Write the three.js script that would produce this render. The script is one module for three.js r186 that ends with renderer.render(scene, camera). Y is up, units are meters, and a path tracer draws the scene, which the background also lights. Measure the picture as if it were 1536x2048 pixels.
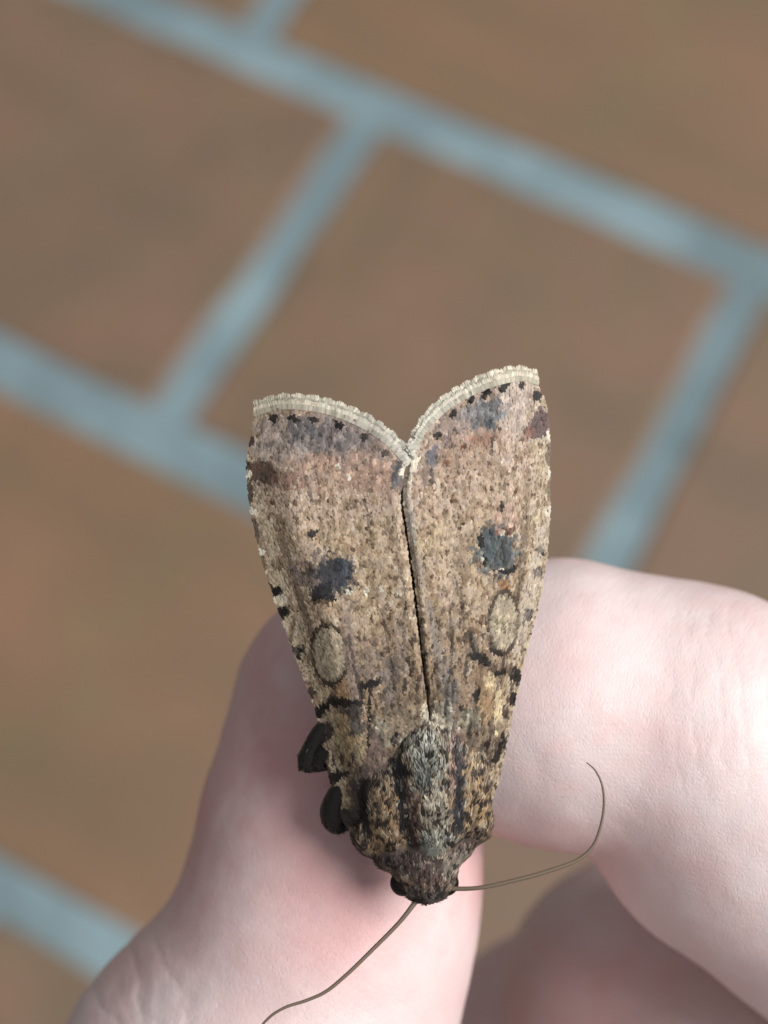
import * as THREE from 'three';
import { ImprovedNoise } from 'three/addons/math/ImprovedNoise.js';
import { mergeGeometries } from 'three/addons/utils/BufferGeometryUtils.js';

// ---------------------------------------------------------------- camera, sky, sun, exposure
const scene = new THREE.Scene();
const PITCH = 0.2;                                   // one floor tile with its joint, metres
const camera = new THREE.PerspectiveCamera(36, 0.75, 0.005, 60);
camera.position.set(1.2028 * PITCH, 3.0788 * PITCH, 1.1988 * PITCH);
const FWD = new THREE.Vector3(-0.19565, -0.90890, -0.36828).normalize();
const UPV = new THREE.Vector3(-0.42765, 0.41702, -0.80200);
UPV.addScaledVector(FWD, -UPV.dot(FWD)).normalize();
camera.up.copy(UPV);
camera.lookAt(camera.position.clone().add(FWD));
camera.focus = 0.0715;
camera.userData.fStop = 31;

// the air above: a bright overcast sky, a little brighter towards the zenith, with brown ground below
const SKY_W = 64, SKY_H = 32, skyData = new Float32Array(SKY_W * SKY_H * 4);
for (let j = 0; j < SKY_H; j++) {
  const el = ((j + 0.5) / SKY_H - 0.5) * Math.PI, k = el > 0 ? 0.12 * (1 + 2 * Math.sin(el)) / 3 : 0;
  for (let i = 0; i < SKY_W; i++) skyData.set(el > 0 ? [k * 0.97, k * 1.0, k * 1.05, 1] : [0.04, 0.03, 0.022, 1], (j * SKY_W + i) * 4);
}
const sky = new THREE.DataTexture(skyData, SKY_W, SKY_H, THREE.RGBAFormat, THREE.FloatType);
sky.mapping = THREE.EquirectangularReflectionMapping; sky.magFilter = THREE.LinearFilter; sky.needsUpdate = true;
scene.background = sky; scene.environment = sky;

// the frame in which hand and moth are laid out: x across, y along the moth, z off its back; its origin lies on the moth
const RIGHT = new THREE.Vector3().crossVectors(FWD, UPV).normalize();
const FRAME = new THREE.Matrix4().makeBasis(RIGHT, UPV, FWD.clone().negate());
const REACH = 72;                                    // mm
const ORIGIN = camera.position.clone().addScaledVector(FWD, REACH / 1000);
FRAME.setPosition(ORIGIN);

const sun = new THREE.DirectionalLight(new THREE.Color().setRGB(1.0, 0.985, 0.965), 1.5);
sun.position.copy(ORIGIN).add(new THREE.Vector3(0.66, 0.27, 0.70).normalize().transformDirection(FRAME).multiplyScalar(3));
sun.target.position.copy(ORIGIN);
sun.shadow.radius = 75; sun.castShadow = true;
Object.assign(sun.shadow.camera, { left: -0.6, right: 0.6, top: 0.6, bottom: -0.6, near: 0.5, far: 6 });
scene.add(sun, sun.target);

const renderer = new THREE.WebGLRenderer({ antialias: true });
renderer.toneMapping = THREE.LinearToneMapping;
renderer.toneMappingExposure = 3.45;
renderer.shadowMap.enabled = true;

// ---------------------------------------------------------------- helpers
const V = (x, y, z) => new THREE.Vector3(x, y, z);
const perlin = new ImprovedNoise();
const noise = (x, y, z = 0) => perlin.noise(x + 17.3, y + 41.7, z + 5.1);
const fbm = (x, y, z = 0, o = 3) => { let s = 0, a = 1, t = 0; for (let i = 0; i < o; i++) { s += a * noise(x, y, z + i * 7.7); t += a; a *= 0.5; x *= 2.03; y *= 2.03; z *= 2.03; } return s / t; };
let seed = 7;
const rnd = () => { seed = (seed + 0x6d2b79f5) | 0; let t = Math.imul(seed ^ (seed >>> 15), 1 | seed); t = (t + Math.imul(t ^ (t >>> 7), 61 | t)) ^ t; return ((t ^ (t >>> 14)) >>> 0) / 4294967296; };
const clamp = (x, a = 0, b = 1) => Math.min(b, Math.max(a, x));
const step = (a, b, x) => { const t = clamp((x - a) / (b - a)); return t * t * (3 - 2 * t); };
const mix = (a, b, t) => a + (b - a) * t;
const mix3 = (a, b, t) => [mix(a[0], b[0], t), mix(a[1], b[1], t), mix(a[2], b[2], t)];
const lin = (c) => { c /= 255; return c <= 0.04045 ? c / 12.92 : ((c + 0.055) / 1.055) ** 2.4; };
const shadow = (m) => { m.castShadow = m.receiveShadow = true; return m; };
const UNIT = 2 * REACH * Math.tan(THREE.MathUtils.degToRad(18)) / 2048;   // mm per drawing unit on the moth's back
// drawing units (a 1536 x 2048 sheet over the moth) and height in mm -> mm in the frame
const at = (u, v, z = 0) => V((u - 768) * UNIT * (1 - z / REACH), (1024 - v) * UNIT * (1 - z / REACH), z);
const sheet = (p) => [p.x / UNIT / (1 - p.z / REACH) + 768, 1024 - p.y / UNIT / (1 - p.z / REACH)];

// a closed surface from a signed distance (mm): surface nets, then every vertex drawn onto the surface
function skin(sdf, lo, hi, h) {
  const n = [0, 1, 2].map((k) => Math.ceil((hi[k] - lo[k]) / h) + 1), [nx, ny, nz] = n;
  const f = new Float32Array(nx * ny * nz).fill(9), B = 6, id = (i, j, k) => i + nx * (j + ny * k);
  for (let k = 0; k < nz; k += B) for (let j = 0; j < ny; j += B) for (let i = 0; i < nx; i += B) {
    const d = sdf(lo[0] + (i + B / 2) * h, lo[1] + (j + B / 2) * h, lo[2] + (k + B / 2) * h), far = Math.abs(d) > B * h * 1.3;
    for (let c = k; c < Math.min(k + B, nz); c++) for (let b = j; b < Math.min(j + B, ny); b++) for (let a = i; a < Math.min(i + B, nx); a++) f[id(a, b, c)] = far ? d : sdf(lo[0] + a * h, lo[1] + b * h, lo[2] + c * h);
  }
  const vert = new Int32Array(nx * ny * nz).fill(-1), P = [], I = [];
  const E8 = [[0, 1], [2, 3], [4, 5], [6, 7], [0, 2], [1, 3], [4, 6], [5, 7], [0, 4], [1, 5], [2, 6], [3, 7]];
  for (let k = 0; k < nz - 1; k++) for (let j = 0; j < ny - 1; j++) for (let i = 0; i < nx - 1; i++) {
    const c = []; let m = 0;
    for (let q = 0; q < 8; q++) { c.push(f[id(i + (q & 1), j + (q >> 1 & 1), k + (q >> 2))]); if (c[q] < 0) m++; }
    if (m === 0 || m === 8) continue;
    let x = 0, y = 0, z = 0, w = 0;
    for (const [a, b] of E8) if (c[a] < 0 !== c[b] < 0) { const t = c[a] / (c[a] - c[b]); x += mix(a & 1, b & 1, t); y += mix(a >> 1 & 1, b >> 1 & 1, t); z += mix(a >> 2, b >> 2, t); w++; }
    vert[id(i, j, k)] = P.length; P.push([lo[0] + (i + x / w) * h, lo[1] + (j + y / w) * h, lo[2] + (k + z / w) * h]);
  }
  const quad = (a, b, c, d, flip) => { if (Math.min(a, b, c, d) < 0) return; flip ? I.push([a, c, b], [a, d, c]) : I.push([a, b, c], [a, c, d]); };
  for (let k = 1; k < nz - 1; k++) for (let j = 1; j < ny - 1; j++) for (let i = 1; i < nx - 1; i++) {
    const s = f[id(i, j, k)] < 0;
    if (s !== f[id(i + 1, j, k)] < 0) quad(vert[id(i, j - 1, k - 1)], vert[id(i, j, k - 1)], vert[id(i, j, k)], vert[id(i, j - 1, k)], !s);
    if (s !== f[id(i, j + 1, k)] < 0) quad(vert[id(i - 1, j, k - 1)], vert[id(i - 1, j, k)], vert[id(i, j, k)], vert[id(i, j, k - 1)], !s);
    if (s !== f[id(i, j, k + 1)] < 0) quad(vert[id(i - 1, j - 1, k)], vert[id(i, j - 1, k)], vert[id(i, j, k)], vert[id(i - 1, j, k)], !s);
  }
  return { P, I };
}
const grad = (sdf, p, e) => { const g = [sdf(p[0] + e, p[1], p[2]) - sdf(p[0] - e, p[1], p[2]), sdf(p[0], p[1] + e, p[2]) - sdf(p[0], p[1] - e, p[2]), sdf(p[0], p[1], p[2] + e) - sdf(p[0], p[1], p[2] - e)], l = Math.hypot(...g) || 1; return g.map((x) => x / l); };
function settle(sdf, P, e = 0.05, rounds = 3) { for (const p of P) for (let r = 0; r < rounds; r++) { const d = sdf(...p); if (Math.abs(d) < 1e-4) break; const g = grad(sdf, p, e); for (let k = 0; k < 3; k++) p[k] -= g[k] * clamp(d, -0.5, 0.5); } }
function finer({ P, I }, want) {      // splits every wanted triangle into four
  const mid = new Map(), out = [];
  const half = (a, b) => { const key = a < b ? a * 4194304 + b : b * 4194304 + a; if (!mid.has(key)) { mid.set(key, P.length); P.push([0, 1, 2].map((k) => (P[a][k] + P[b][k]) / 2)); } return mid.get(key); };
  for (const t of I) { if (!want(P[t[0]])) { out.push(t); continue; } const [a, b, c] = t, x = half(a, b), y = half(b, c), z = half(c, a); out.push([a, x, z], [x, b, y], [z, y, c], [x, y, z]); }
  return { P, I: out };
}
const smin = (a, b, k) => { const h = Math.max(k - Math.abs(a - b), 0) / k; return Math.min(a, b) - h * h * k / 4; };
function capsule(A, B) {              // tapered bone from A to B, each {x, y, z, r}
  const dx = B.x - A.x, dy = B.y - A.y, dz = B.z - A.z, L2 = dx * dx + dy * dy + dz * dz, L = Math.sqrt(L2), tilt = (B.r - A.r) / L;
  return (x, y, z) => { x -= A.x; y -= A.y; z -= A.z; let t = (x * dx + y * dy + z * dz) / L2; const px = x - dx * t, py = y - dy * t, pz = z - dz * t, q = Math.hypot(px, py, pz); t = clamp(t + q * tilt / L / Math.sqrt(1 - Math.min(tilt * tilt, 0.5))); return Math.hypot(x - dx * t, y - dy * t, z - dz * t) - mix(A.r, B.r, t); };
}
function geometryOf(P, N, I, color, uv) {
  const g = new THREE.BufferGeometry(), pos = new Float32Array(P.length * 3), nor = new Float32Array(P.length * 3);
  P.forEach((p, i) => { pos.set([p[0] / 1000, p[1] / 1000, p[2] / 1000], i * 3); nor.set(N[i], i * 3); });
  g.setAttribute('position', new THREE.BufferAttribute(pos, 3)); g.setAttribute('normal', new THREE.BufferAttribute(nor, 3));
  if (color) { const c = new Float32Array(P.length * 3); P.forEach((p, i) => c.set(color(p, N[i]), i * 3)); g.setAttribute('color', new THREE.BufferAttribute(c, 3)); }
  if (uv) { const c = new Float32Array(P.length * 2); P.forEach((p, i) => c.set(uv(p), i * 2)); g.setAttribute('uv', new THREE.BufferAttribute(c, 2)); }
  g.setIndex(I.flat());
  return g;
}
function grain(w, h, f, srgb) {        // computed texture; f(x, y) in pixels -> [r, g, b] 0..255
  const d = new Uint8Array(w * h * 4);
  for (let y = 0; y < h; y++) for (let x = 0; x < w; x++) { const c = f(x, y); d.set([clamp(c[0], 0, 255), clamp(c[1], 0, 255), clamp(c[2], 0, 255), 255], (y * w + x) * 4); }
  const t = new THREE.DataTexture(d, w, h); t.magFilter = THREE.LinearFilter; t.wrapS = t.wrapT = THREE.RepeatWrapping; if (srgb) t.colorSpace = THREE.SRGBColorSpace; t.needsUpdate = true;
  return t;
}

// ---------------------------------------------------------------- floor: brown tiles in pale blue joints
const floor = new THREE.Group(); floor.name = 'tiled_floor';
floor.userData = { kind: 'structure', label: 'floor of brown tiles with wide pale blue joints', category: 'floor' };
scene.add(floor);
const tileLook = (shift) => {
  const t = grain(256, 256, (x, y) => {
    const a = fbm(x / 70 + shift * 9, y / 70, shift, 3), b = fbm(x / 40, y / 40 + shift * 5, 3 + shift, 2), s = noise(x / 3, y / 3, shift) * 7;
    const c = mix3(mix3([100, 82, 64], [102, 80, 64], clamp(0.5 + a * 1.6)), [96, 85, 63], clamp(b * 1.0));
    const k = 1 + a * 0.14;
    return [c[0] * k + s, c[1] * k + s, c[2] * k + s];
  }, true);
  return new THREE.MeshStandardMaterial({ map: t, roughness: 0.62, bumpMap: t, bumpScale: 0.0004 });
};
const tileLooks = [0, 1, 2, 3].map(tileLook);
tileLooks[1].color.setRGB(1.12, 1.04, 0.92); tileLooks[2].color.setRGB(0.96, 0.94, 0.94); tileLooks[3].color.setRGB(1.04, 1.0, 0.97);
function tileShape(k) {                // uneven hand-laid edge, rounded arris
  const halfX = (0.5 - 0.041) * PITCH, halfY = (0.5 - 0.056) * PITCH, pts = [], per = 7, rim = 0.004;
  for (let s = 0; s < 4; s++) for (let i = 0; i < per; i++) {
    const t = i / per * 2 - 1, w = () => (rnd() - 0.5) * 0.002;
    pts.push(s === 0 ? [halfX * t, -halfY + w()] : s === 1 ? [halfX + w(), halfY * t] : s === 2 ? [-halfX * t, halfY + w()] : [-halfX + w(), -halfY * t]);
  }
  const n = pts.length, pos = [], uv = [], idx = [];
  const ring = (shrink, y) => pts.forEach(([a, b]) => { pos.push(a * (1 - shrink / halfX), y, -b * (1 - shrink / halfY)); uv.push(a / PITCH + 0.5 + k * 0.3, b / PITCH + 0.5); });
  ring(0, -0.006); ring(0, 0.0015); ring(rim * 0.4, 0.0035); ring(rim, 0.004);
  for (let r = 0; r < 3; r++) for (let i = 0; i < n; i++) { const a = r * n + i, b = r * n + (i + 1) % n; idx.push(a, b, a + n, b, b + n, a + n); }
  pos.push(0, 0.0042, 0); uv.push(0.5 + k * 0.3, 0.5);
  for (let i = 0; i < n; i++) idx.push(3 * n + i, 3 * n + (i + 1) % n, 4 * n);
  const g = new THREE.BufferGeometry();
  g.setAttribute('position', new THREE.Float32BufferAttribute(pos, 3)); g.setAttribute('uv', new THREE.Float32BufferAttribute(uv, 2)); g.setIndex(idx); g.computeVertexNormals();
  return g;
}
const tileShapes = [0, 1, 2, 3, 4].map(tileShape);
const groutMap = grain(512, 512, (x, y) => {
  const a = fbm(x / 40, y / 40, 2, 4), b = fbm(x / 18, y / 18, 8, 2), s = noise(x / 1.7, y / 1.7, 4) * 10, k = 1 + a * 0.34 + b * 0.1;
  return [100 * k + s, 117 * k + s, 122 * k + s];
}, true);
groutMap.repeat.set(5, 5);
const bed = shadow(new THREE.Mesh(new THREE.PlaneGeometry(3.6, 3.6).rotateX(-Math.PI / 2), new THREE.MeshStandardMaterial({ map: groutMap, roughness: 0.9, bumpMap: groutMap, bumpScale: 0.001 })));
bed.name = 'joint_mortar'; bed.position.set(0, 0, 0); floor.add(bed);
let count = 0;
// joints of each course, in tile lengths along it: mostly squares, some courses of longer tiles
const course = (r) => {
  if (r === 0) return { from: -8.985, step: 1, n: 17 };
  if (r === 1) return { from: -8.36, step: 2, n: 8 };
  if (r === -1) return { from: -8.72, step: 1.34, n: 12 };
  return { from: -8 - rnd(), step: r % 3 ? 1 : 1.5, n: r % 3 ? 16 : 11 };
};
const picks = { '0,9': 3, '1,4': 1, '1,3': 3, '0,8': 2, '-1,6': 1, '-1,5': 1 };
for (let r = -8; r < 8; r++) { const { from, step: long, n } = course(r); for (let c = 0; c < n; c++) {
  const pick = picks[r + ',' + c] ?? Math.floor(rnd() * 4), t = shadow(new THREE.Mesh(tileShapes[Math.floor(rnd() * 5)], tileLooks[pick]));
  t.name = count ? 'tile_' + String(count).padStart(3, '0') : 'tile'; count++;
  t.scale.x = (long - 0.082) / 0.918;
  t.position.set((from + (c + 0.5) * long) * PITCH, -0.0026, -(r + (r === -1 ? 0.477 : r === 0 ? 0.485 : 0.5)) * PITCH); if (r === 0 && c === 8) { t.position.x -= 0.07 * PITCH; t.scale.x *= 1.15; } else if (r === 0 && c < 8) t.position.x -= 0.14 * PITCH;
  if (r === -1 || r === 0) t.scale.z = r ? 0.985 : 1.03;
  if (rnd() < 0.5) t.rotation.y = Math.PI;
  floor.add(t);
} }

// ---------------------------------------------------------------- hand
const J = (u, v, z, r) => Object.assign(at(u, v, z), { r });
const chain = (...js) => { const soft = typeof js[0] === 'number' ? js.shift() : 2.2; const caps = js.slice(1).map((b, i) => capsule(js[i], b)); return (x, y, z) => { let d = caps[0](x, y, z); for (let i = 1; i < caps.length; i++) d = smin(d, caps[i](x, y, z), soft); return d; }; };
const thumbBack = chain(J(704, 1400, -12.8, 6.2), J(676, 1660, -12.8, 7.0), J(664, 1830, -12.8, 7.2), J(490, 2225, -13, 10.3), J(400, 2550, -17, 10.4), J(520, 3150, -28, 12), J(1100, 3800, -42, 15));
const thumbPad = chain(J(735, 1480, -10.8, 4.6), J(698, 1720, -9.5, 4.6), J(640, 1900, -9.7, 5.3), J(585, 2120, -10.8, 6.2), J(560, 2500, -15, 8));
const thumb = (x, y, z) => smin(thumbBack(x, y, z), thumbPad(x, y, z), 4);
const index = chain(0.9, J(960, 1392, -9.9, 6.6), J(1125, 1406, -9.8, 7.3), J(1290, 1440, -9.8, 7.25), J(1392, 1470, -9.7, 7.6), J(1490, 1605, -10.4, 8.1), J(1800, 1870, -13, 8.0), J(2050, 2100, -18, 9), J(1950, 2900, -36, 11));
const middleFlesh = chain(J(1290, 2000, -30, 8.3), J(1500, 2240, -23, 9), J(1560, 2600, -30, 9));
const middleBone = chain(J(1330, 2400, -39, 7), J(1285, 1995, -31, 8.4), J(1950, 1750, -34, 9), J(1980, 2950, -46, 11.5));
const middle = (x, y, z) => smin(middleBone(x, y, z), middleFlesh(x, y, z), 2);
const ring = chain(J(1250, 2500, -48, 7), J(1112, 2105, -42, 8.2), J(1850, 1850, -47, 9), J(1900, 3000, -57, 11));
const little = chain(J(1350, 2650, -56, 6), J(1250, 2350, -55, 7), J(1800, 2150, -57, 8), J(1800, 3050, -66, 10));
const palm = chain(J(1950, 2950, -40, 12), J(1600, 3350, -48, 16), J(1480, 4000, -52, 19), J(1450, 4800, -54, 20), J(1440, 5500, -56, 22));
const handForm = (x, y, z) => {
  let d = smin(thumb(x, y, z), index(x, y, z), 0.5);
  const m = middle(x, y, z), r = ring(x, y, z), l = little(x, y, z), p = palm(x, y, z);
  d = smin(d, m, 0.8); d = smin(d, smin(r, l, 0.6), 0.8);
  return smin(d, p, 7);
};
// folds of the skin, mm: deep knuckle folds of the thumb, fine creases along and across the index finger, pores
function folds(p) {
  const [u, v] = sheet(V(...p));
  const fold = (t, sharp) => -Math.pow(1 - Math.abs(Math.sin(t)), sharp);
  let d = fbm(u / 90, v / 90, p[2] / 3, 2) * 0.06 + noise(u / 13, v / 13, p[2] * 2) * 0.005;
  const warp = fbm(u / 80, v / 80, 9, 2) * 1.6;
  const k = step(430, 250, u - (v - 1900) * 0.35) * step(1800, 1900, v) * step(-3, 3, 0);
  if (k > 0) d += 0.12 * k * fold((u * 0.93 - v * 0.36) / 24 + warp, 1.6) + 0.05 * k * noise(u / 20, v / 44, 3);
  if (p[0] > 3) {
    const a = step(1020, 1060, u) * step(1330, 1220, u) * step(1360, 1410, v) * step(1530, 1470, v);
    if (a > 0) d += 0.02 * a * fold(v / 11 + u / 190 + warp * 0.8, 6);
    const b = step(1290, 1380, u) * step(1640, 1540, v) * step(1180, 1260, v);
    if (b > 0) d += 0.022 * b * fold(u / 15 - v / 130 + warp * 1.3, 3) + 0.012 * b * noise(u / 16, v / 40, 8);
  } else if (v > 1700) {
    const a = step(500, 560, u) * step(1740, 1800, v) * (1 - k);
    d += 0.012 * a * fold((v * 0.82 - u * 0.57) / 9 + warp, 5);
  }
  return d;
}
const folded = (x, y, z) => handForm(x, y, z) - folds([x, y, z]);
let handMesh = skin(handForm, [-40, -185, -95], [72, 8, 2], 0.8);
settle(handForm, handMesh.P);
const inView = ([x, y, z]) => { const [u, v] = sheet(V(x, y, z)); return u > -60 && u < 1640 && v > 950 && v < 2160 && z > -48; };
handMesh = finer(handMesh, inView); handMesh = finer(handMesh, inView);
settle(handForm, handMesh.P, 0.05, 2);
const handN = handMesh.P.map((p) => grad(handForm, p, 0.1));
handMesh.P.forEach((p, i) => { const d = inView(p) ? folds(p) : 0; for (let k = 0; k < 3; k++) p[k] += handN[i][k] * d; });
const handNormals = handMesh.P.map((p, i) => inView(p) ? grad(folded, p, 0.09) : handN[i]);
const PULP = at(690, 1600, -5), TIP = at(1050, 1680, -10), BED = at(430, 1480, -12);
const skinColor = (p) => {             // blood and pallor in uneven blotches, plus a painted red glow
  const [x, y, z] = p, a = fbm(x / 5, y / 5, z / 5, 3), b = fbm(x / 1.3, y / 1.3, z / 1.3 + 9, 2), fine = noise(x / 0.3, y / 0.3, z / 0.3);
  // flushed pulp, plus painted-in red glow of light through shaded thumb and fingers
  const flushGlow = step(8, 2, Math.hypot(x - PULP.x, (y - PULP.y) * 0.55, z - PULP.z) + b * 2) * 0.7 + step(7, 2, Math.hypot((x - TIP.x) * 0.7, y - TIP.y, z - TIP.z) + b * 2) * 0.5 + step(-14, -22, z + b * 4) * 0.22 + step(9, 3, Math.hypot(x - BED.x, (y - BED.y) * 0.5, z - BED.z) + b * 2) * 0.6;
  const c = mix3([0.65, 0.54, 0.53], [0.60, 0.33, 0.32], clamp(0.12 + a * 0.5 + b * 0.25 + flushGlow));
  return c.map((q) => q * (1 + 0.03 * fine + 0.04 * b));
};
const skinBump = grain(512, 512, (x, y) => {
  const n = (X, Y) => 1 - Math.abs(noise(X, Y, 3)) * 2;
  const v = 128 + 60 * n(x / 9, y / 14) + 40 * noise(x / 3.5, y / 4.5, 6) - 45;
  return [v, v, v];
});
const skinLook = new THREE.MeshPhysicalMaterial({ vertexColors: true, roughness: 0.5, specularIntensity: 0.6, bumpMap: skinBump, bumpScale: 0.00003, sheen: 0.25, sheenRoughness: 0.6, sheenColor: new THREE.Color().setRGB(0.9, 0.55, 0.5) });
const base = at(1450, 4800, -54).multiplyScalar(0.001);
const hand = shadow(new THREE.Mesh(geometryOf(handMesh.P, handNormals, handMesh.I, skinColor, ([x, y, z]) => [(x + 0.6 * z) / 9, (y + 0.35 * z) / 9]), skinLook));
hand.name = 'hand';
hand.userData = { label: 'bare pale hand pinching thumb and bent index finger together under the moth', category: 'hand' };
hand.geometry.translate(-base.x, -base.y, -base.z);
hand.applyMatrix4(FRAME.clone().multiply(new THREE.Matrix4().makeTranslation(base.x, base.y, base.z)));
scene.add(hand);
// thumbnail, on the far side of the thumb tip
{
  const P = [], I = [], n = 14;
  for (let layer = 0; layer < 2; layer++) for (let j = 0; j <= n; j++) for (let i = 0; i <= n; i++) {
    const s = i / n * 2 - 1, t = j / n, ang = Math.PI * 0.88 + s * 0.78;     // round the thumb's left and under side
    const v = mix(1275 + 50 * s * s, 1500 - 45 * s * s, t), A = at(mix(704, 690, t), v, -12.8), dx = Math.cos(ang), dz = -Math.sin(ang);
    let r = 1; for (let q = 0; q < 24; q++) r -= handForm(A.x + dx * r, A.y, A.z + dz * r) * 0.9;
    r += 0.1 - 0.22 * layer - 0.4 * step(0.8, 1, Math.abs(s)) - 0.4 * step(0.9, 1, t) - 0.3 * step(0.1, 0, t);
    P.push([A.x + dx * r, A.y, A.z + dz * r]);
  }
  const w = n + 1, L = w * w;
  for (let j = 0; j < n; j++) for (let i = 0; i < n; i++) { const a = j * w + i; I.push([a, a + 1, a + w], [a + 1, a + w + 1, a + w], [L + a, L + a + w, L + a + 1], [L + a + 1, L + a + w, L + a + w + 1]); }
  for (let i = 0; i < n; i++) for (const [a, b] of [[i, i + 1], [n * w + i + 1, n * w + i], [(i + 1) * w, i * w], [i * w + n, (i + 1) * w + n]]) I.push([b, a, L + a], [b, L + a, L + b]);
  const g = geometryOf(P, P.map(() => [0, 0, 1]), I); g.computeVertexNormals(); g.translate(-base.x, -base.y, -base.z);
  const nail = shadow(new THREE.Mesh(g, new THREE.MeshPhysicalMaterial({ color: new THREE.Color().setRGB(0.58, 0.38, 0.36), roughness: 0.35, clearcoat: 0.3, clearcoatRoughness: 0.3 })));
  nail.name = 'thumbnail'; hand.add(nail);
}

// ---------------------------------------------------------------- moth
const LIFT = 0.6;                       // mm: the wings' backs above the frame's origin
const moth = new THREE.Group(); moth.name = 'moth';
moth.userData = { label: 'mottled brown moth with folded wings, dark wing spots and pale fringe, perched on fingers', category: 'moth' };
const foot = at(850, 1500, -2.6).multiplyScalar(0.001);
moth.applyMatrix4(FRAME.clone().multiply(new THREE.Matrix4().makeTranslation(foot.x, foot.y, foot.z)));
scene.add(moth);
const mothPart = (name, g, m, parent = moth) => { if (parent === moth) g.translate(-foot.x, -foot.y, -foot.z); const o = shadow(new THREE.Mesh(g, m)); o.name = name; parent.add(o); return o; };

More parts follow.
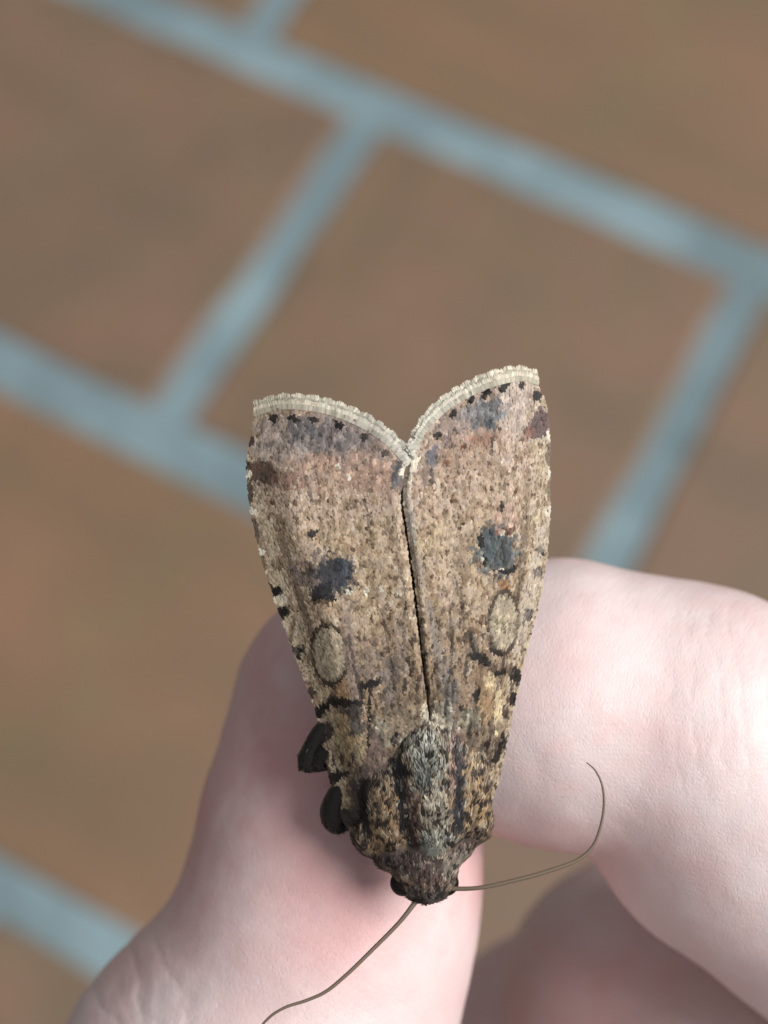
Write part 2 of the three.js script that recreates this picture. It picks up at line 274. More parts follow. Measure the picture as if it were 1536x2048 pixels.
// --- markings, in drawing units: [u, v, half width, half height, turn in degrees, sRGB colour, strength, raggedness]
const BLACK = [30, 26, 24], BROWN = [84, 66, 58], SLATE = [66, 74, 80], MAUVE = [146, 130, 122], RUST = [156, 128, 112], PALE = [196, 186, 164], CREAM = [212, 204, 186], ORANGE = [160, 128, 96];
const marks = [
  // left forewing: grey-mauve outer field, blue clouds, dark front corner, rusty band
  [650, 880, 160, 48, 6, MAUVE, 0.75, 0.5], [560, 900, 60, 48, 0, [164, 150, 140], 0.7, 0.5], [642, 885, 58, 34, 10, [104, 98, 97], 0.8, 0.55], [612, 868, 26, 18, 0, [98, 95, 96], 0.7, 0.5], [690, 880, 40, 22, 20, [112, 104, 104], 0.6, 0.6],
  [520, 952, 36, 24, 20, BROWN, 0.9, 0.4], [575, 968, 34, 16, 10, [120, 92, 80], 0.6, 0.6], [690, 950, 110, 30, 6, RUST, 0.55, 0.7], [770, 970, 60, 34, 30, RUST, 0.55, 0.7], [792, 962, 11, 30, -4, [84, 82, 86], 0.85, 0.4], [640, 930, 30, 14, 0, RUST, 0.5, 0.6],
  // left: spots before the fringe
  [545, 841, 10, 8, 0, BLACK, 0.9, 0.5], [587, 845, 11, 8, 0, BLACK, 0.9, 0.5], [630, 848, 11, 8, 10, BLACK, 0.9, 0.5], [676, 860, 10, 8, 25, BLACK, 0.95, 0.3], [726, 882, 9, 8, 30, BLACK, 0.7, 0.3], [770, 914, 8, 8, 40, BLACK, 0.6, 0.3],
  // left: kidney spot, ring spot, dots
  [628, 1076, 12, 7, -25, BLACK, 0.9, 0.4], [652, 1158, 52, 40, 0, [100, 88, 84], 0.75, 0.5], [672, 1158, 36, 42, -8, [50, 51, 55], 0.95, 0.4], [650, 1195, 22, 20, 0, [38, 37, 40], 0.9, 0.5], [690, 1150, 14, 26, 0, [72, 76, 82], 0.8, 0.5], [618, 1150, 14, 12, 0, BLACK, 0.6, 0.6], [646, 1208, 26, 6, 10, BLACK, 0.8, 0.5],
  [662, 1315, 38, 62, -8, [66, 52, 40], 0.75, 0.2], [662, 1315, 33, 57, -8, [190, 178, 154], 0.75, 0.2], [662, 1315, 24, 47, -8, [166, 150, 126], 0.7, 0.5],
  [655, 1222, 22, 12, 0, ORANGE, 0.35, 0.6], [684, 1388, 20, 18, 0, ORANGE, 0.8, 0.4], [652, 1384, 16, 22, 0, [190, 170, 138], 0.7, 0.4],
  [700, 1192, 5, 6, 0, CREAM, 1, 0.2], [736, 1190, 5, 7, 0, CREAM, 0.9, 0.2], [766, 1186, 5, 7, 0, CREAM, 1, 0.2], [800, 1192, 5, 6, 0, CREAM, 0.9, 0.2], [676, 940, 4, 6, 0, CREAM, 1, 0.1], [698, 962, 5, 4, 0, CREAM, 1, 0.1], [740, 1340, 22, 40, 0, [112, 100, 92], 0.55, 0.7],
  [744, 1290, 26, 8, -20, RUST, 0.6, 0.4], [742, 1376, 28, 8, -14, BLACK, 0.95, 0.3], [722, 1386, 7, 18, 0, BLACK, 0.9, 0.3], [705, 1330, 12, 120, -6, [128, 112, 106], 0.6, 0.3],
  // left front edge: pale strip, dark line inside it, black spots, pale beads
  [556, 1190, 12, 10, -30, BLACK, 1, 0.2], [540, 1185, 12, 10, -30, BLACK, 0.8, 0.3], [566, 1232, 17, 11, -20, BLACK, 1, 0.2], [592, 1312, 20, 15, -20, BLACK, 0.9, 0.5], [623, 1390, 9, 12, 0, [60, 50, 42], 0.9, 0.3], [640, 1432, 36, 9, -42, BLACK, 1, 0.2], [690, 1412, 40, 9, 8, BLACK, 0.9, 0.3],
  [497, 955, 9, 8, 0, CREAM, 1, 0.1], [507, 1030, 9, 8, 0, CREAM, 1, 0.1], [524, 1110, 9, 8, 0, CREAM, 1, 0.1], [500, 890, 10, 12, 0, [60, 50, 46], 0.9, 0.3], [501, 990, 7, 24, -6, [64, 54, 48], 0.8, 0.2], [513, 1068, 7, 26, -8, [70, 58, 50], 0.8, 0.2], [528, 1145, 8, 20, 0, [110, 92, 72], 0.8, 0.2],
  [565, 1205, 14, 14, 0, CREAM, 0.6, 0.2],
  // left wing root, banded dark and pale
  [670, 1450, 22, 22, 0, [150, 132, 108], 0.8, 0.4], [655, 1470, 14, 22, 20, BLACK, 0.75, 0.4], [690, 1480, 14, 50, -10, [168, 146, 112], 0.8, 0.4], [720, 1500, 10, 40, -5, [176, 158, 124], 0.7, 0.4], [712, 1430, 16, 18, 0, [70, 64, 62], 0.8, 0.5], [716, 1460, 14, 16, 0, [82, 78, 78], 0.7, 0.5],
  [672, 1560, 30, 10, -20, BLACK, 0.9, 0.3], [686, 1600, 14, 34, -15, [164, 148, 120], 0.7, 0.4], [700, 1640, 26, 16, 0, [52, 46, 44], 0.9, 0.4], [720, 1590, 14, 60, -4, [72, 66, 62], 0.7, 0.4], [700, 1690, 20, 20, 0, [74, 62, 56], 0.7, 0.4],
  // right forewing
  [970, 830, 110, 40, -28, MAUVE, 0.55, 0.5], [1030, 830, 44, 60, 0, [178, 164, 154], 0.6, 0.5], [975, 838, 36, 26, -15, [104, 106, 108], 0.85, 0.5], [948, 830, 30, 16, -20, [118, 118, 120], 0.6, 0.5], [978, 858, 12, 12, 0, [84, 88, 92], 0.8, 0.4], [900, 870, 34, 24, -40, [142, 126, 120], 0.6, 0.6],
  [1082, 856, 22, 30, 12, [92, 74, 72], 0.9, 0.35], [1056, 874, 16, 9, 0, [112, 78, 66], 0.8, 0.5], [930, 905, 70, 34, -22, RUST, 0.4, 0.8], [960, 888, 26, 12, 0, [140, 100, 84], 0.5, 0.6], [925, 902, 8, 6, 0, [100, 60, 46], 0.9, 0.3], [892, 932, 10, 7, 0, [120, 84, 66], 0.8, 0.3], [864, 925, 10, 26, 10, [100, 98, 102], 0.85, 0.4], [850, 960, 12, 18, 0, [120, 104, 96], 0.6, 0.6],
  [1043, 776, 11, 8, 0, BLACK, 0.9, 0.5], [1010, 781, 13, 7, -25, BLACK, 0.9, 0.5], [973, 795, 11, 7, -30, BLACK, 0.9, 0.5], [944, 807, 9, 7, -45, BLACK, 0.95, 0.3], [908, 836, 8, 10, 40, BLACK, 0.95, 0.3], [876, 877, 8, 8, 0, BLACK, 0.8, 0.3], [1076, 797, 8, 10, 0, BLACK, 0.9, 0.5],
  [992, 1108, 42, 46, 0, [90, 95, 95], 0.9, 0.45], [980, 1090, 22, 34, 0, [70, 77, 80], 0.85, 0.5], [1010, 1120, 12, 36, 0, [60, 64, 66], 0.75, 0.5], [961, 1090, 5, 14, 0, BLACK, 0.9, 0.4], [968, 1128, 5, 12, 0, BLACK, 0.9, 0.3], [1008, 1070, 18, 8, -10, [94, 60, 46], 0.85, 0.4], [1000, 1150, 20, 5, 8, BLACK, 0.95, 0.4], [1026, 1144, 16, 4, -30, BLACK, 0.9, 0.4],
  [1004, 1074, 5, 5, 0, CREAM, 1, 0.1], [1000, 1146, 6, 4, 0, CREAM, 1, 0.1], [965, 1126, 4, 5, 0, CREAM, 0.9, 0.1], [1012, 1178, 12, 10, 0, [140, 96, 62], 0.7, 0.5], [1005, 1040, 30, 26, 0, [176, 148, 132], 0.7, 0.6], [1004, 1020, 4, 10, 0, [60, 48, 42], 0.9, 0.2],
  [1005, 1252, 31, 64, 3, [74, 62, 50], 0.75, 0.15], [1005, 1252, 27, 60, 3, [190, 178, 156], 0.7, 0.2], [1004, 1254, 17, 44, 3, [172, 158, 136], 0.7, 0.5], [1000, 1250, 10, 5, 0, [120, 112, 86], 0.8, 0.5], [1002, 1264, 9, 4, 0, [120, 112, 86], 0.7, 0.5],
  [1076, 1107, 12, 9, 30, BLACK, 0.9, 0.5], [1073, 1150, 11, 11, 0, BLACK, 1, 0.15], [1056, 1234, 10, 15, 0, BLACK, 1, 0.2], [1030, 1358, 10, 18, -10, BLACK, 0.9, 0.5], [1023, 1400, 9, 14, 0, BLACK, 0.9, 0.5], [996, 1352, 16, 6, -10, BLACK, 0.95, 0.2], [990, 1312, 18, 5, 25, BLACK, 0.9, 0.2],
  [958, 1325, 22, 12, 15, BLACK, 0.95, 0.4], [946, 1270, 16, 6, 10, [110, 84, 64], 0.8, 0.3], [950, 1248, 24, 4, 10, [104, 78, 62], 0.8, 0.3], [944, 1290, 8, 34, -10, [90, 78, 68], 0.7, 0.4], [958, 1360, 22, 22, 0, [128, 106, 84], 0.8, 0.5], [952, 1398, 8, 16, 10, BLACK, 0.85, 0.4], [978, 1370, 12, 20, 0, [196, 176, 140], 0.7, 0.4],
  [1098, 875, 8, 8, 0, CREAM, 1, 0.1], [1100, 950, 8, 9, 0, CREAM, 1, 0.1], [1098, 1030, 8, 10, 0, CREAM, 1, 0.1], [1097, 915, 6, 26, 0, [90, 78, 66], 0.7, 0.2], [1098, 990, 5, 20, 0, [100, 88, 74], 0.7, 0.2],
  [1060, 1180, 14, 150, 12, [190, 176, 162], 0.55, 0.3], [994, 1430, 8, 50, 2, [214, 196, 158], 0.85, 0.3], [970, 1420, 14, 40, 0, [162, 132, 98], 0.7, 0.4], [1002, 1490, 8, 18, 8, BLACK, 0.95, 0.3], [966, 1500, 14, 9, -40, BLACK, 0.9, 0.3], [990, 1518, 8, 16, 20, BLACK, 0.9, 0.3], [960, 1540, 12, 28, 6, [186, 172, 148], 0.8, 0.4],
  // seam where the two wings meet, pale at its outer end
  [818, 935, 16, 46, 12, CREAM, 0.85, 0.4], [808, 1000, 12, 30, 4, [196, 188, 168], 0.6, 0.4], [824, 1050, 8, 50, -8, [196, 196, 190], 0.45, 0.3], [880, 1330, 10, 110, -10, [120, 116, 114], 0.45, 0.5], [845, 1160, 10, 70, -10, [140, 130, 124], 0.4, 0.5], [900, 1400, 14, 50, 0, [96, 94, 98], 0.6, 0.6], [780, 1380, 20, 60, 0, [104, 96, 94], 0.55, 0.7], [800, 1300, 14, 60, 0, [122, 110, 104], 0.45, 0.7], [820, 1420, 40, 40, 0, [120, 106, 88], 0.5, 0.7],
  // thorax: pale lichen-grey crest, dark furrows, tan shoulder tufts, dark collar
  [870, 1480, 120, 60, 0, [118, 106, 90], 0.6, 0.6], [842, 1500, 34, 36, 0, [166, 166, 154], 0.85, 0.5], [858, 1548, 36, 44, 0, [134, 136, 126], 0.85, 0.5], [846, 1570, 22, 30, 0, [98, 102, 98], 0.6, 0.7], [872, 1640, 28, 60, -6, [152, 144, 128], 0.9, 0.4], [876, 1690, 32, 22, 0, [160, 162, 150], 0.9, 0.4], [862, 1720, 20, 14, 0, [88, 96, 84], 0.6, 0.6], [890, 1445, 34, 26, 20, [176, 170, 154], 0.6, 0.9], [930, 1445, 30, 20, 0, [122, 120, 108], 0.55, 0.9], [760, 1465, 24, 26, 0, [134, 132, 118], 0.55, 0.9],
  [750, 1540, 24, 60, 0, [92, 77, 72], 0.75, 0.7], [775, 1640, 34, 66, -8, [130, 106, 80], 0.9, 0.5], [760, 1690, 40, 24, 10, [128, 104, 78], 0.8, 0.4], [730, 1620, 10, 70, -4, [34, 30, 30], 0.9, 0.3], [806, 1600, 13, 100, -8, [30, 28, 30], 0.95, 0.45], [828, 1640, 12, 70, -8, [92, 70, 62], 0.8, 0.5],
  [912, 1520, 14, 80, 0, [130, 104, 96], 0.8, 0.4], [920, 1570, 11, 60, 0, [38, 38, 42], 0.9, 0.5], [916, 1650, 12, 40, -4, [40, 40, 46], 0.9, 0.5], [948, 1590, 22, 74, 3, [148, 122, 92], 0.9, 0.4], [968, 1640, 16, 30, 10, [172, 144, 106], 0.8, 0.4], [935, 1690, 40, 14, -40, [104, 88, 80], 0.9, 0.4],
  [840, 1738, 80, 26, 12, [70, 58, 54], 0.97, 0.25], [790, 1716, 56, 14, -8, [84, 70, 66], 0.9, 0.3], [862, 1760, 32, 26, 30, [92, 72, 66], 0.8, 0.4], [910, 1740, 22, 36, 25, [150, 138, 126], 0.85, 0.4], [850, 1796, 50, 16, 0, [112, 100, 96], 0.9, 0.4], [835, 1804, 10, 8, 0, BLACK, 0.8, 0.4], [880, 1790, 8, 8, 0, BLACK, 0.7, 0.4],
];
for (const m of marks) { if (m[7] >= 0.4) m[7] *= 1.35; m.push(Math.cos(m[4] * Math.PI / 180), Math.sin(m[4] * Math.PI / 180)); }
// colour of the scales at a place on the moth's back (sRGB); outer: 0 at the wing's root, 1 at its outer edge; rim: 0 at the inner edge, 1 at the front edge
function pattern(u, v, outer, rim) {
  const coarse = fbm(u / 60, v / 90, 1, 3), streak = fbm(u / 9, v / 26, 2, 2), speck = noise(u / 7.5, v / 11, 3), speck2 = noise(u / 11, v / 15, 6);
  let c = mix3([192, 169, 138], [190, 170, 148], clamp(0.5 + coarse * 1.5));
  c = mix3(c, [194, 170, 156], 0.65 * step(0.62, 0.8, outer));
  c = mix3(c, [120, 99, 78], step(0.58, 0.12, outer) * 0.7);
  if (rim > 0.8) c = mix3(c, [196, 180, 154], step(0.86, 0.93, rim) * 0.75);
  c = mix3(c, [98, 84, 70], 0.8 * step(0.03, 0.014, Math.abs(rim - 0.86)) * step(0.85, 0.6, outer));
  const blotch = fbm(u / 20, v / 30, 21, 3);
  c = mix3(c, [136, 112, 92], clamp(blotch * 3.4 - 0.1) * 0.8); c = mix3(c, [148, 132, 128], clamp(-blotch * 2.4 - 0.2) * 0.6);
  c = mix3(c, [138, 118, 94], clamp(streak * 2.6 + 0.12) * 0.85);
  c = mix3(c, [84, 68, 55], step(0.24, 0.48, speck) * 0.6 * (0.5 + clamp(0.5 + blotch * 2.5)));
  c = mix3(c, [212, 200, 180], step(0.25, 0.5, -speck2) * 0.42);
  const near = step(0.62, 0.18, outer), furrow = noise(u / 8, v / 30, 51) + 0.4 * noise(u / 4, v / 12, 53);      // dark lengthwise streaks, denser towards the root
  c = mix3(c, [52, 42, 36], step(mix(0.32, 0.02, near), mix(0.55, 0.34, near), furrow) * (0.22 + 0.6 * near));
  for (const [mu, mv, ra, rb, , col, str, rag, co, si] of marks) {
    const du = u - mu, dv = v - mv, R = Math.max(ra, rb) * 1.5;
    if (du > R || du < -R || dv > R || dv < -R) continue;
    const x = (du * co + dv * si) / ra, y = (-du * si + dv * co) / rb;
    let d = Math.hypot(x, y);
    if (d > 1.6) continue;
    d += rag * (fbm(u / 16, v / 20, mu * 0.37, 3) * 1.9 + speck * 0.5);
    const t = step(1.12, 0.82, d) * str;
    if (t > 0) { const g = 1 + 0.7 * rag * (speck2 * 0.6 + streak + noise(u / 5, v / 22, 31) * 0.5); c = mix3(c, [col[0] * g, col[1] * g, col[2] * g], t); }
  }
  for (const [mu, mv, ra, rb, turn, half, str] of rings) {
    const du = u - mu, dv = v - mv, co = Math.cos(turn), si = Math.sin(turn), x = (du * co + dv * si) / ra, y = (-du * si + dv * co) / rb, d = Math.hypot(x, y);
    if (d < 1.5) c = mix3(c, [44, 36, 30], step(half * 1.6, half * 0.5, Math.abs(d - 1) * Math.min(ra, rb) + speck * 2) * str * (0.35 + 0.65 * step(-0.3, 0.5, Math.abs(y) - 0.3 + noise(u / 20, v / 20, 40))));
  }
  for (const [u0, v0, u1, v1, half, str] of strokes) {
    const du = u1 - u0, dv = v1 - v0, t = clamp(((u - u0) * du + (v - v0) * dv) / (du * du + dv * dv)), d = Math.hypot(u - u0 - du * t, v - v0 - dv * t);
    if (d < half * 2) c = mix3(c, [36, 30, 28], step(half * 1.4, half * 0.6, d + speck * 1.5) * str);
  }
  return c;
}
// thin dark rims of the ring spots [u, v, half width, half height, turn, half thickness, strength], and dark vein strokes
const rings = [[662, 1315, 35, 59, -0.14, 2.6, 0.75], [1005, 1252, 29, 62, 0.05, 2.3, 0.7], [992, 1108, 48, 52, 0, 2, 0.35]];
const strokes = [[742, 1368, 738, 1500, 2.4, 0.9], [700, 1280, 722, 1400, 3, 0.5], [936, 1270, 950, 1325, 3.5, 0.7], [920, 1180, 934, 1330, 2.5, 0.35], [770, 1250, 800, 1430, 2.5, 0.35], [900, 1230, 905, 1420, 2.5, 0.4], [612, 960, 625, 1010, 2.5, 0.4], [730, 1000, 745, 1080, 2.5, 0.3], [985, 880, 984, 915, 3, 0.6], [862, 945, 866, 975, 3, 0.6]];
const ALBEDO = 0.88;
// thorax: broken into pale flakes and dark cracks running lengthwise
const bark = (u, v, c) => { const k = fbm(u / 9, v / 20, 12, 3), q = noise(u / 7, v / 9, 15); c = mix3(c, [40, 35, 33], step(0.02, 0.22, k) * 0.92); c = mix3(c, [206, 200, 184], step(0.08, 0.3, -k) * 0.4); return mix3(c, [48, 40, 36], step(0.3, 0.45, q) * 0.7); };
const scaleTint = (c, wild = 1) => {
  const r = rnd(), k = (1 + (rnd() - 0.5) * 0.2 * wild) * (r < 0.018 * wild ? 0.5 : r > 1 - 0.03 * wild ? 1.35 : 1), w = (rnd() - 0.5) * 0.06;
  return [Math.min(0.8, lin(c[0]) * ALBEDO * k * (1 + w)), Math.min(0.8, lin(c[1]) * ALBEDO * k), Math.min(0.8, lin(c[2]) * ALBEDO * k * (1 - w))];
};

// --- one scale: a thin arched petal, unit long and wide, rooted at its origin and pointing along +y
function petal(tipWidth, arch) {
  const rows = [[0, 0.35], [0.35, 0.85], [0.75, 1], [1, tipWidth]], pos = [], idx = [];
  rows.forEach(([y, w]) => [-1, 0, 1].forEach((s) => pos.push(s * w / 2, y + (s === 0 && y === 1 ? 0.06 : 0), arch * (Math.sin(y * 2.2) * 0.9 - 0.35 * s * s * w))));
  for (let r = 0; r < 3; r++) for (let s = 0; s < 2; s++) { const a = r * 3 + s; idx.push(a, a + 1, a + 3, a + 1, a + 4, a + 3); }
  const g = new THREE.BufferGeometry(); g.setAttribute('position', new THREE.Float32BufferAttribute(pos, 3)); g.setIndex(idx); g.computeVertexNormals();
  return g;
}
const petalShape = petal(0.7, 0.07), hairShape = petal(0.25, 0.10), fringeShape = petal(0.5, 0.05);
const scaleLook = new THREE.MeshPhysicalMaterial({ color: 0xffffff, roughness: 0.62, specularIntensity: 0.55, side: THREE.DoubleSide });
function plume(name, list, shape, parent, label) {   // list of {p (mm), dir, n, l, w, tilt, c}
  const o = new THREE.InstancedMesh(shape, scaleLook, list.length), M = new THREE.Matrix4(), y = V(), x = V(), z = V(), off = parent.userData.off ?? foot;
  const c = new THREE.Color();
  list.forEach((s, i) => {
    y.copy(s.dir).addScaledVector(s.n, -s.dir.dot(s.n)).normalize(); z.copy(s.n);
    y.multiplyScalar(Math.cos(s.tilt)).addScaledVector(z, Math.sin(s.tilt)); x.crossVectors(y, z).normalize(); z.crossVectors(x, y);
    M.makeBasis(x.clone().multiplyScalar(s.w / 1000), y.clone().multiplyScalar(s.l / 1000), z.clone().multiplyScalar(s.l / 1000));
    M.setPosition(s.p.x / 1000 - off.x, s.p.y / 1000 - off.y, s.p.z / 1000 - off.z);
    o.setMatrixAt(i, M); o.setColorAt(i, c.setRGB(...s.c));
  });
  o.name = name; o.userData = { kind: 'stuff', label }; shadow(o); parent.add(o);
  return o;
}

// --- forewings: patches between four edges, in drawing units
const curve = (pts) => { const c = new THREE.CatmullRomCurve3(pts.map(([u, v]) => V(u, v, 0)), false, 'centripetal'); c.arcLengthDivisions = 400; c.getLengths(); return (t) => { const p = c.getPointAt(clamp(t)); return [p.x, p.y]; }; };
function wing(name, edges, lift, label) {
  const inner = curve(edges.inner), front = curve(edges.front), root = curve(edges.root), outer = curve(edges.outer);
  const P00 = inner(0), P10 = inner(1), P01 = front(0), P11 = front(1);
  const place = (a, b) => {
    const I = inner(a), C = front(a), B = root(b), M = outer(b);
    const q = [0, 1].map((k) => (1 - b) * I[k] + b * C[k] + (1 - a) * B[k] + a * M[k] - ((1 - a) * ((1 - b) * P00[k] + b * P01[k]) + a * ((1 - b) * P10[k] + b * P11[k])));
    const z = LIFT + lift + 0.1 - 0.55 * b - (1.5 - 0.7 * a) * step(0.72, 1.05, b) + 0.015 * Math.sin(b * 26 + a * 2) * step(0.05, 0.3, a) - 0.5 * step(0.25, 0, a) - 0.16 * step(0.06, 0, b) + 0.12 * fbm(a * 5, b * 4, lift * 9);
    return [q[0], q[1], z];
  };
  const point = (a, b) => { const [u, v, z] = place(a, b); return at(u, v, z); };
  const na = 110, nb = 46, P = [], uv = [], I = [];
  for (let layer = 0; layer < 2; layer++) for (let j = 0; j <= na; j++) for (let i = 0; i <= nb; i++) { const p = point(j / na, i / nb); P.push([p.x, p.y, p.z - 0.07 * layer]); uv.push(i / nb, j / na); }
  const w = nb + 1, L = w * (na + 1), flip = edges.front[0][0] < edges.inner[0][0];
  const tri = (a, b, c) => I.push(flip ? [a, c, b] : [a, b, c]);
  for (let j = 0; j < na; j++) for (let i = 0; i < nb; i++) { const a = j * w + i; tri(a, a + 1, a + w); tri(a + 1, a + w + 1, a + w); tri(L + a, L + a + w, L + a + 1); tri(L + a + 1, L + a + w, L + a + w + 1); }
  const rim = [];
  for (let i = 0; i < nb; i++) rim.push(i); for (let j = 0; j < na; j++) rim.push(j * w + nb); for (let i = nb; i > 0; i--) rim.push(na * w + i); for (let j = na; j > 0; j--) rim.push(j * w);
  rim.forEach((a, k) => { const b = rim[(k + 1) % rim.length]; tri(a, L + a, b); tri(b, L + a, L + b); });
  const TW = 256, TH = 768;
  const map = grain(TW, TH, (x, y) => { const a = (y + 0.5) / TH, b = (x + 0.5) / TW, [u, v] = place(a, b), c = pattern(u, v, a, b); return c.map((q) => q * 0.92); }, true);
  map.wrapS = map.wrapT = THREE.ClampToEdgeWrapping;
  const g = geometryOf(P, P.map(() => [0, 0, 1]), I); g.setAttribute('uv', new THREE.Float32BufferAttribute(uv, 2)); g.computeVertexNormals();
  const o = mothPart(name, g, new THREE.MeshStandardMaterial({ map, roughness: 0.75 })); o.userData.label = label;
  // scales, laid like shingles from the root outwards
  const list = [], rows = 240;
  for (let j = 0; j < rows; j++) {
    const a0 = (j + 0.5) / rows, W = point(a0, 0).distanceTo(point(a0, 1)), cols = Math.max(8, Math.round(W / 0.07));
    for (let i = 0; i < cols; i++) {
      const a = clamp(a0 + (rnd() - 0.5) * 1.3 / rows, 0.002, 0.998), b = clamp((i + 0.5 + (rnd() - 0.5) * 1.1) / cols, 0.004, 0.996), p = point(a, b);
      const da = point(Math.min(a + 0.01, 1), b).sub(point(Math.max(a - 0.01, 0), b)).normalize(), db = point(a, Math.min(b + 0.015, 1)).sub(point(a, Math.max(b - 0.015, 0))).normalize();
      const n = V().crossVectors(db, da).normalize(); if (n.z < 0) n.negate();
      const [u, v] = place(a, b), tail = rnd();
      da.addScaledVector(db, (rnd() - 0.5) * 0.5).normalize();
      list.push({ p: p.addScaledVector(n, 0.008 + rnd() * 0.012), dir: da, n, l: 0.17 + rnd() * 0.10, w: 0.09 + rnd() * 0.05, tilt: 0.04 + rnd() * 0.09 + (tail > 0.96 ? 0.25 : 0), c: scaleTint(pattern(u, v, a, b)) });
    }
  }
  plume('wing_scales', list, petalShape, o, 'fine overlapping wing scales');
  // fringe: three staggered rows of long pale scales along the outer edge
  const fr = [];
  for (const [row, a, l, shade] of [[3, 1.0, 0.46, 0.95], [2, 0.997, 0.36, 0.80], [1, 0.993, 0.33, 0.98], [0, 0.989, 0.22, 0.86]]) for (let i = 0; i < 620; i++) {
    const b = clamp((i + rnd()) / 620, 0.002, 0.998), p = point(a, b), da = point(a, b).sub(point(a - 0.03, b)).normalize(), db = point(a, Math.min(b + 0.02, 1)).sub(point(a, Math.max(b - 0.02, 0))).normalize();
    const n = V().crossVectors(db, da).normalize(); if (n.z < 0) n.negate();
    const out = V().crossVectors(n, db).normalize(); if (out.dot(da) < 0) out.negate();
    out.addScaledVector(db, (rnd() - 0.5) * 0.22);
    const gap = 1 + 0.25 * noise(b * 60, row * 3.3), tone = mix3([200, 190, 168], [206, 201, 188], 1 - b);
    fr.push({ p: p.addScaledVector(n, 0.06 - row * 0.016 + rnd() * 0.012), dir: out, n, l: l * (0.82 + 0.2 * Math.abs(Math.sin(b * 38 + row * 0.4 + noise(b * 9, row))) + rnd() * 0.2), w: 0.06 + rnd() * 0.05, tilt: 0.05 + (rnd() - 0.5) * 0.12 - row * 0.02, c: scaleTint(tone.map((q) => q * shade * gap), 0.45) });
  }
  plume('fringe', fr, fringeShape, o, 'pale fringe along the outer edge of the wing');
  return o;
}
wing('forewing', {
  inner: [[856, 1440], [842, 1330], [826, 1200], [808, 1065], [799, 1005], [806, 950], [812, 928]],
  front: [[708, 1684], [684, 1636], [664, 1575], [648, 1500], [632, 1425], [600, 1338], [573, 1265], [545, 1185], [520, 1105], [505, 1040], [497, 985], [494, 925], [502, 875], [512, 824]],
  root: [[856, 1440], [820, 1540], [770, 1640], [708, 1684]],
  outer: [[812, 928], [784, 893], [737, 856], [681, 829], [620, 813], [560, 811], [512, 824]],
}, 0.14, 'forewing on the side of the upright thumb, with blackish kidney spot');
wing('forewing', {
  inner: [[862, 1440], [850, 1330], [836, 1200], [817, 1065], [808, 1000], [813, 960], [822, 928]],
  front: [[972, 1645], [986, 1595], [1002, 1540], [1016, 1470], [1036, 1375], [1059, 1275], [1080, 1195], [1094, 1105], [1099, 1035], [1100, 955], [1099, 880], [1092, 815], [1072, 762]],
  root: [[862, 1440], [890, 1530], [930, 1600], [972, 1645]],
  outer: [[822, 928], [840, 884], [862, 845], [901, 809], [947, 781], [998, 761], [1040, 754], [1072, 762]],
}, 0, 'forewing over the index finger, with slate blue kidney spot');

// --- body: head, thorax and abdomen in one skin, thickly haired
function ball(u, v, z, rx, ry, rz, turn = 0) {
  const c = at(u, v, z), co = Math.cos(turn), si = Math.sin(turn), m = Math.min(rx, ry, rz);
  return (x, y, zz) => { x -= c.x; y -= c.y; const X = x * co + y * si, Y = -x * si + y * co, Z = zz - c.z, k = Math.hypot(X / rx, Y / ry, Z / rz), g = Math.hypot(X / rx / rx, Y / ry / ry, Z / rz / rz); return k < 1e-6 ? -m : k * (k - 1) / g; };
}
const lumps = [
  [ball(862, 1560, LIFT - 1.5, 2.3, 3.2, 1.85), 0.5], [ball(768, 1610, LIFT - 1.25, 1.0, 2.5, 1.1, 0.22), 0.9], [ball(944, 1590, LIFT - 1.25, 0.75, 2.1, 1.1, -0.04), 0.9],
  [ball(850, 1530, LIFT - 0.25, 0.85, 1.3, 0.5), 1.1], [ball(876, 1650, LIFT - 0.6, 0.7, 1.5, 0.6, 0.08), 1.1],
  [ball(838, 1716, LIFT - 1.25, 1.95, 0.55, 1.1, 0.16), 0.3], [ball(915, 1705, LIFT - 1.4, 1.0, 0.5, 0.9, 0.75), 0.3], [ball(850, 1752, LIFT - 1.45, 1.4, 1.0, 1.15), 0.7], [ball(852, 1786, LIFT - 1.4, 0.85, 0.45, 0.65), 0.5], [ball(894, 1762, LIFT - 1.4, 0.3, 0.6, 0.5, -0.4), 0.2],
  [ball(728, 1680, LIFT - 1.5, 0.5, 0.7, 0.5, 0.5), 1.0], [ball(962, 1650, LIFT - 1.4, 0.4, 0.6, 0.5), 0.9],
  [ball(845, 1250, LIFT - 1.75, 2.0, 7.2, 1.1), 0.8],
];
const bodyForm = (x, y, z) => { let d = lumps[0][0](x, y, z); for (let i = 1; i < lumps.length; i++) d = smin(d, lumps[i][0](x, y, z), lumps[i][1]); return d; };
const bodyMesh = skin(bodyForm, [-6, -21, -4.2], [8, 4, 2.6], 0.16); settle(bodyForm, bodyMesh.P, 0.02);
const bodyN = bodyMesh.P.map((p) => grad(bodyForm, p, 0.03));
const bodyTone = (p) => { const [u, v] = sheet(V(...p)); return pattern(u, v, 0.1, 0.5).map((q) => lin(q * 0.8) * ALBEDO); };
const body = mothPart('body', geometryOf(bodyMesh.P, bodyN, bodyMesh.I, bodyTone), new THREE.MeshStandardMaterial({ vertexColors: true, roughness: 0.8 }));
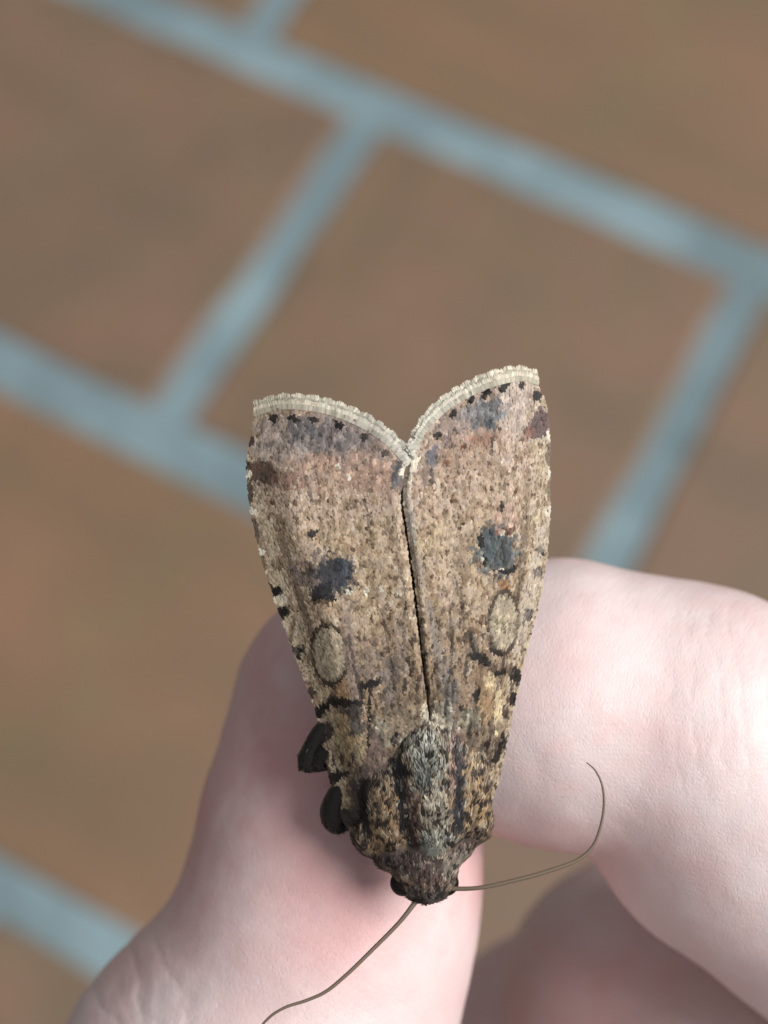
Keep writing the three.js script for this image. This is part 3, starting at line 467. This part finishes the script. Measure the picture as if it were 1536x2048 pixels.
{
  const fur = [], A = V(), B = V(), C = V(), take = (i, o) => o.set(...bodyMesh.P[i]);
  for (const [i, j, k] of bodyMesh.I) {
    take(i, A); take(j, B); take(k, C);
    const p = A.clone().add(B).add(C).divideScalar(3), [u, v] = sheet(p), n = V(...bodyN[i]);
    if (v < 1420 || n.z < -0.5) continue;
    const area = B.clone().sub(A).cross(C.clone().sub(A)).length() / 2, head = v > 1700;
    let want = area * (head ? 170 : 150); want = Math.floor(want) + (rnd() < want % 1 ? 1 : 0);
    while (want-- > 0) {
      let r1 = rnd(), r2 = rnd(); if (r1 + r2 > 1) { r1 = 1 - r1; r2 = 1 - r2; }
      const q = A.clone().addScaledVector(B.clone().sub(A), r1).addScaledVector(C.clone().sub(A), r2), [qu, qv] = sheet(q);
      const clump = noise(qu / 22, qv / 30, 4), dir = V((rnd() - 0.5) * 0.5 + clump * 0.9, 1, 0);
      const c = pattern(qu, qv, 0.3, 0.5), crest = step(70, 30, Math.hypot(qu - 850, qv - 1530));
      fur.push({ p: q.addScaledVector(n, -0.02), dir, n, l: (head ? 0.14 : 0.20 + 0.08 * crest) + rnd() * 0.18, w: 0.045 + rnd() * (head ? 0.05 : 0.06), tilt: 0.03 + rnd() * 0.12 + crest * rnd() * 0.25 + Math.max(0, clump) * 0.3, c: scaleTint(bark(qu, qv, c), 1.35) });
    }
  }
  body.userData.off = undefined; delete body.userData.off;
  plume('body_hair', fur, hairShape, body, 'shaggy hair-like scales of thorax and head');
}
// --- tapering tube through points [u, v, z, r mm]
function limb(pts, seg = 60, sides = 8, ripple = 0) {
  const c = new THREE.CatmullRomCurve3(pts.map(([u, v, z]) => at(u, v, z)), false, 'centripetal'), fr = c.computeFrenetFrames(seg), P = [], N = [], I = [];
  for (let j = 0; j <= seg; j++) {
    const t = j / seg, k = Math.min(pts.length - 1.0001, c.getUtoTmapping(t) * (pts.length - 1)), i0 = Math.floor(k), r = mix(pts[i0][3], pts[i0 + 1][3], k - i0) * (1 + ripple * (j % 2 ? 1 : -1)) * (j === 0 || j === seg ? 0.3 : 1), p = c.getPointAt(t);
    for (let i = 0; i < sides; i++) { const a = i / sides * 2 * Math.PI, n = fr.normals[j].clone().multiplyScalar(Math.cos(a)).addScaledVector(fr.binormals[j], Math.sin(a)); P.push([p.x + n.x * r, p.y + n.y * r, p.z + n.z * r]); N.push([n.x, n.y, n.z]); }
  }
  for (let j = 0; j < seg; j++) for (let i = 0; i < sides; i++) { const a = j * sides + i, b = j * sides + (i + 1) % sides; I.push([a, b, a + sides], [b, b + sides, a + sides]); }
  const cap = (at0, back) => { for (let i = 1; i < sides - 1; i++) I.push(back ? [at0, at0 + i + 1, at0 + i] : [at0, at0 + i, at0 + i + 1]); };
  cap(0, true); cap(seg * sides, false);
  return geometryOf(P, N, I);
}
const antennaLook = new THREE.MeshStandardMaterial({ color: new THREE.Color().setRGB(0.13, 0.095, 0.065), roughness: 0.6 });
mothPart('antenna', limb([[836, 1796, -0.6, 0.13], [826, 1810, -0.5, 0.125], [800, 1843, -0.4, 0.105], [742, 1902, -0.2, 0.1], [690, 1952, 0, 0.092], [650, 1984, 0.1, 0.085], [612, 2001, 0.15, 0.08], [572, 2014, 0.2, 0.072], [542, 2032, 0.2, 0.065], [518, 2060, 0.2, 0.055], [505, 2100, 0.2, 0.035]], 150, 7, 0.06), antennaLook);
mothPart('antenna', limb([[884, 1774, -0.7, 0.12], [905, 1777, -0.6, 0.11], [955, 1776, -0.4, 0.1], [1020, 1763, -0.3, 0.1], [1100, 1741, -0.3, 0.1], [1160, 1717, -0.4, 0.085], [1187, 1690, -0.5, 0.075], [1203, 1645, -0.6, 0.065], [1208, 1600, -0.7, 0.06], [1202, 1563, -0.8, 0.05], [1188, 1538, -0.9, 0.04], [1172, 1524, -1.0, 0.025]], 150, 7, 0.06), antennaLook);
const eye = mothPart('eye', new THREE.SphereGeometry(0.0006, 24, 16).translate(...at(806, 1766, LIFT - 1.35).multiplyScalar(0.001).toArray()), new THREE.MeshPhysicalMaterial({ color: new THREE.Color().setRGB(0.008, 0.006, 0.006), roughness: 0.6, specularIntensity: 0.3 }));
mothPart('eye', new THREE.SphereGeometry(0.0006, 24, 16).translate(...at(892, 1766, LIFT - 2.1).multiplyScalar(0.001).toArray()), eye.material);
// --- legs: dark, hairy, bent under the wings
const legLook = new THREE.MeshStandardMaterial({ color: new THREE.Color().setRGB(0.006, 0.0045, 0.0035), roughness: 0.42 });
function leg(pts, dirs, n = 110) {
  const o = mothPart('leg', limb(pts, 40, 12), legLook), hair = [];
  const c = new THREE.CatmullRomCurve3(pts.map(([u, v, z]) => at(u, v, z)), false, 'centripetal');
  for (let i = 0; i < n; i++) {
    const t = rnd() * 0.96, p = c.getPoint(t), T = c.getTangent(t), k = t * (pts.length - 1), i0 = Math.floor(k), r = mix(pts[i0][3], pts[i0 + 1][3], k - i0), a = V(rnd() - 0.5, rnd() - 0.5, rnd() - 0.2).normalize();
    const nrm = a.addScaledVector(T, -a.dot(T)).normalize(), g = rnd() < 0.04 ? 70 : 7 + rnd() * 12;
    hair.push({ p: p.addScaledVector(nrm, r * 0.96), dir: T, n: nrm, l: 0.14 + rnd() * 0.12, w: 0.06 + rnd() * 0.05, tilt: 0.03 + rnd() * 0.1, c: scaleTint([g, g * 0.9, g * 0.82], 1) });
  }
  plume('leg_hair', hair, hairShape, o, 'short dark hair of the leg');
}
leg([[668, 1430, -0.9, 0.25], [640, 1466, -1.2, 0.42], [616, 1516, -1.6, 0.5], [612, 1524, -1.7, 0.5], [640, 1526, -1.9, 0.42], [690, 1520, -2.1, 0.3]]);
leg([[655, 1490, -1.2, 0.5], [640, 1516, -1.6, 0.55], [680, 1520, -1.8, 0.3]], null, 120);
leg([[700, 1545, -1.1, 0.25], [676, 1588, -1.5, 0.5], [664, 1626, -1.9, 0.6], [672, 1652, -2.3, 0.42], [700, 1650, -2.4, 0.2]]);
leg([[900, 1560, -1.4, 0.3], [960, 1500, -1.9, 0.4], [930, 1450, -2.4, 0.25], [890, 1420, -2.8, 0.15]], null, 60);
leg([[880, 1640, -1.4, 0.3], [930, 1640, -1.9, 0.35], [900, 1580, -2.4, 0.25], [880, 1540, -2.8, 0.15]], null, 60);
leg([[800, 1650, -1.4, 0.3], [760, 1690, -2.0, 0.3], [740, 1660, -2.5, 0.2], [730, 1630, -2.9, 0.15]], null, 60);

renderer.render(scene, camera);
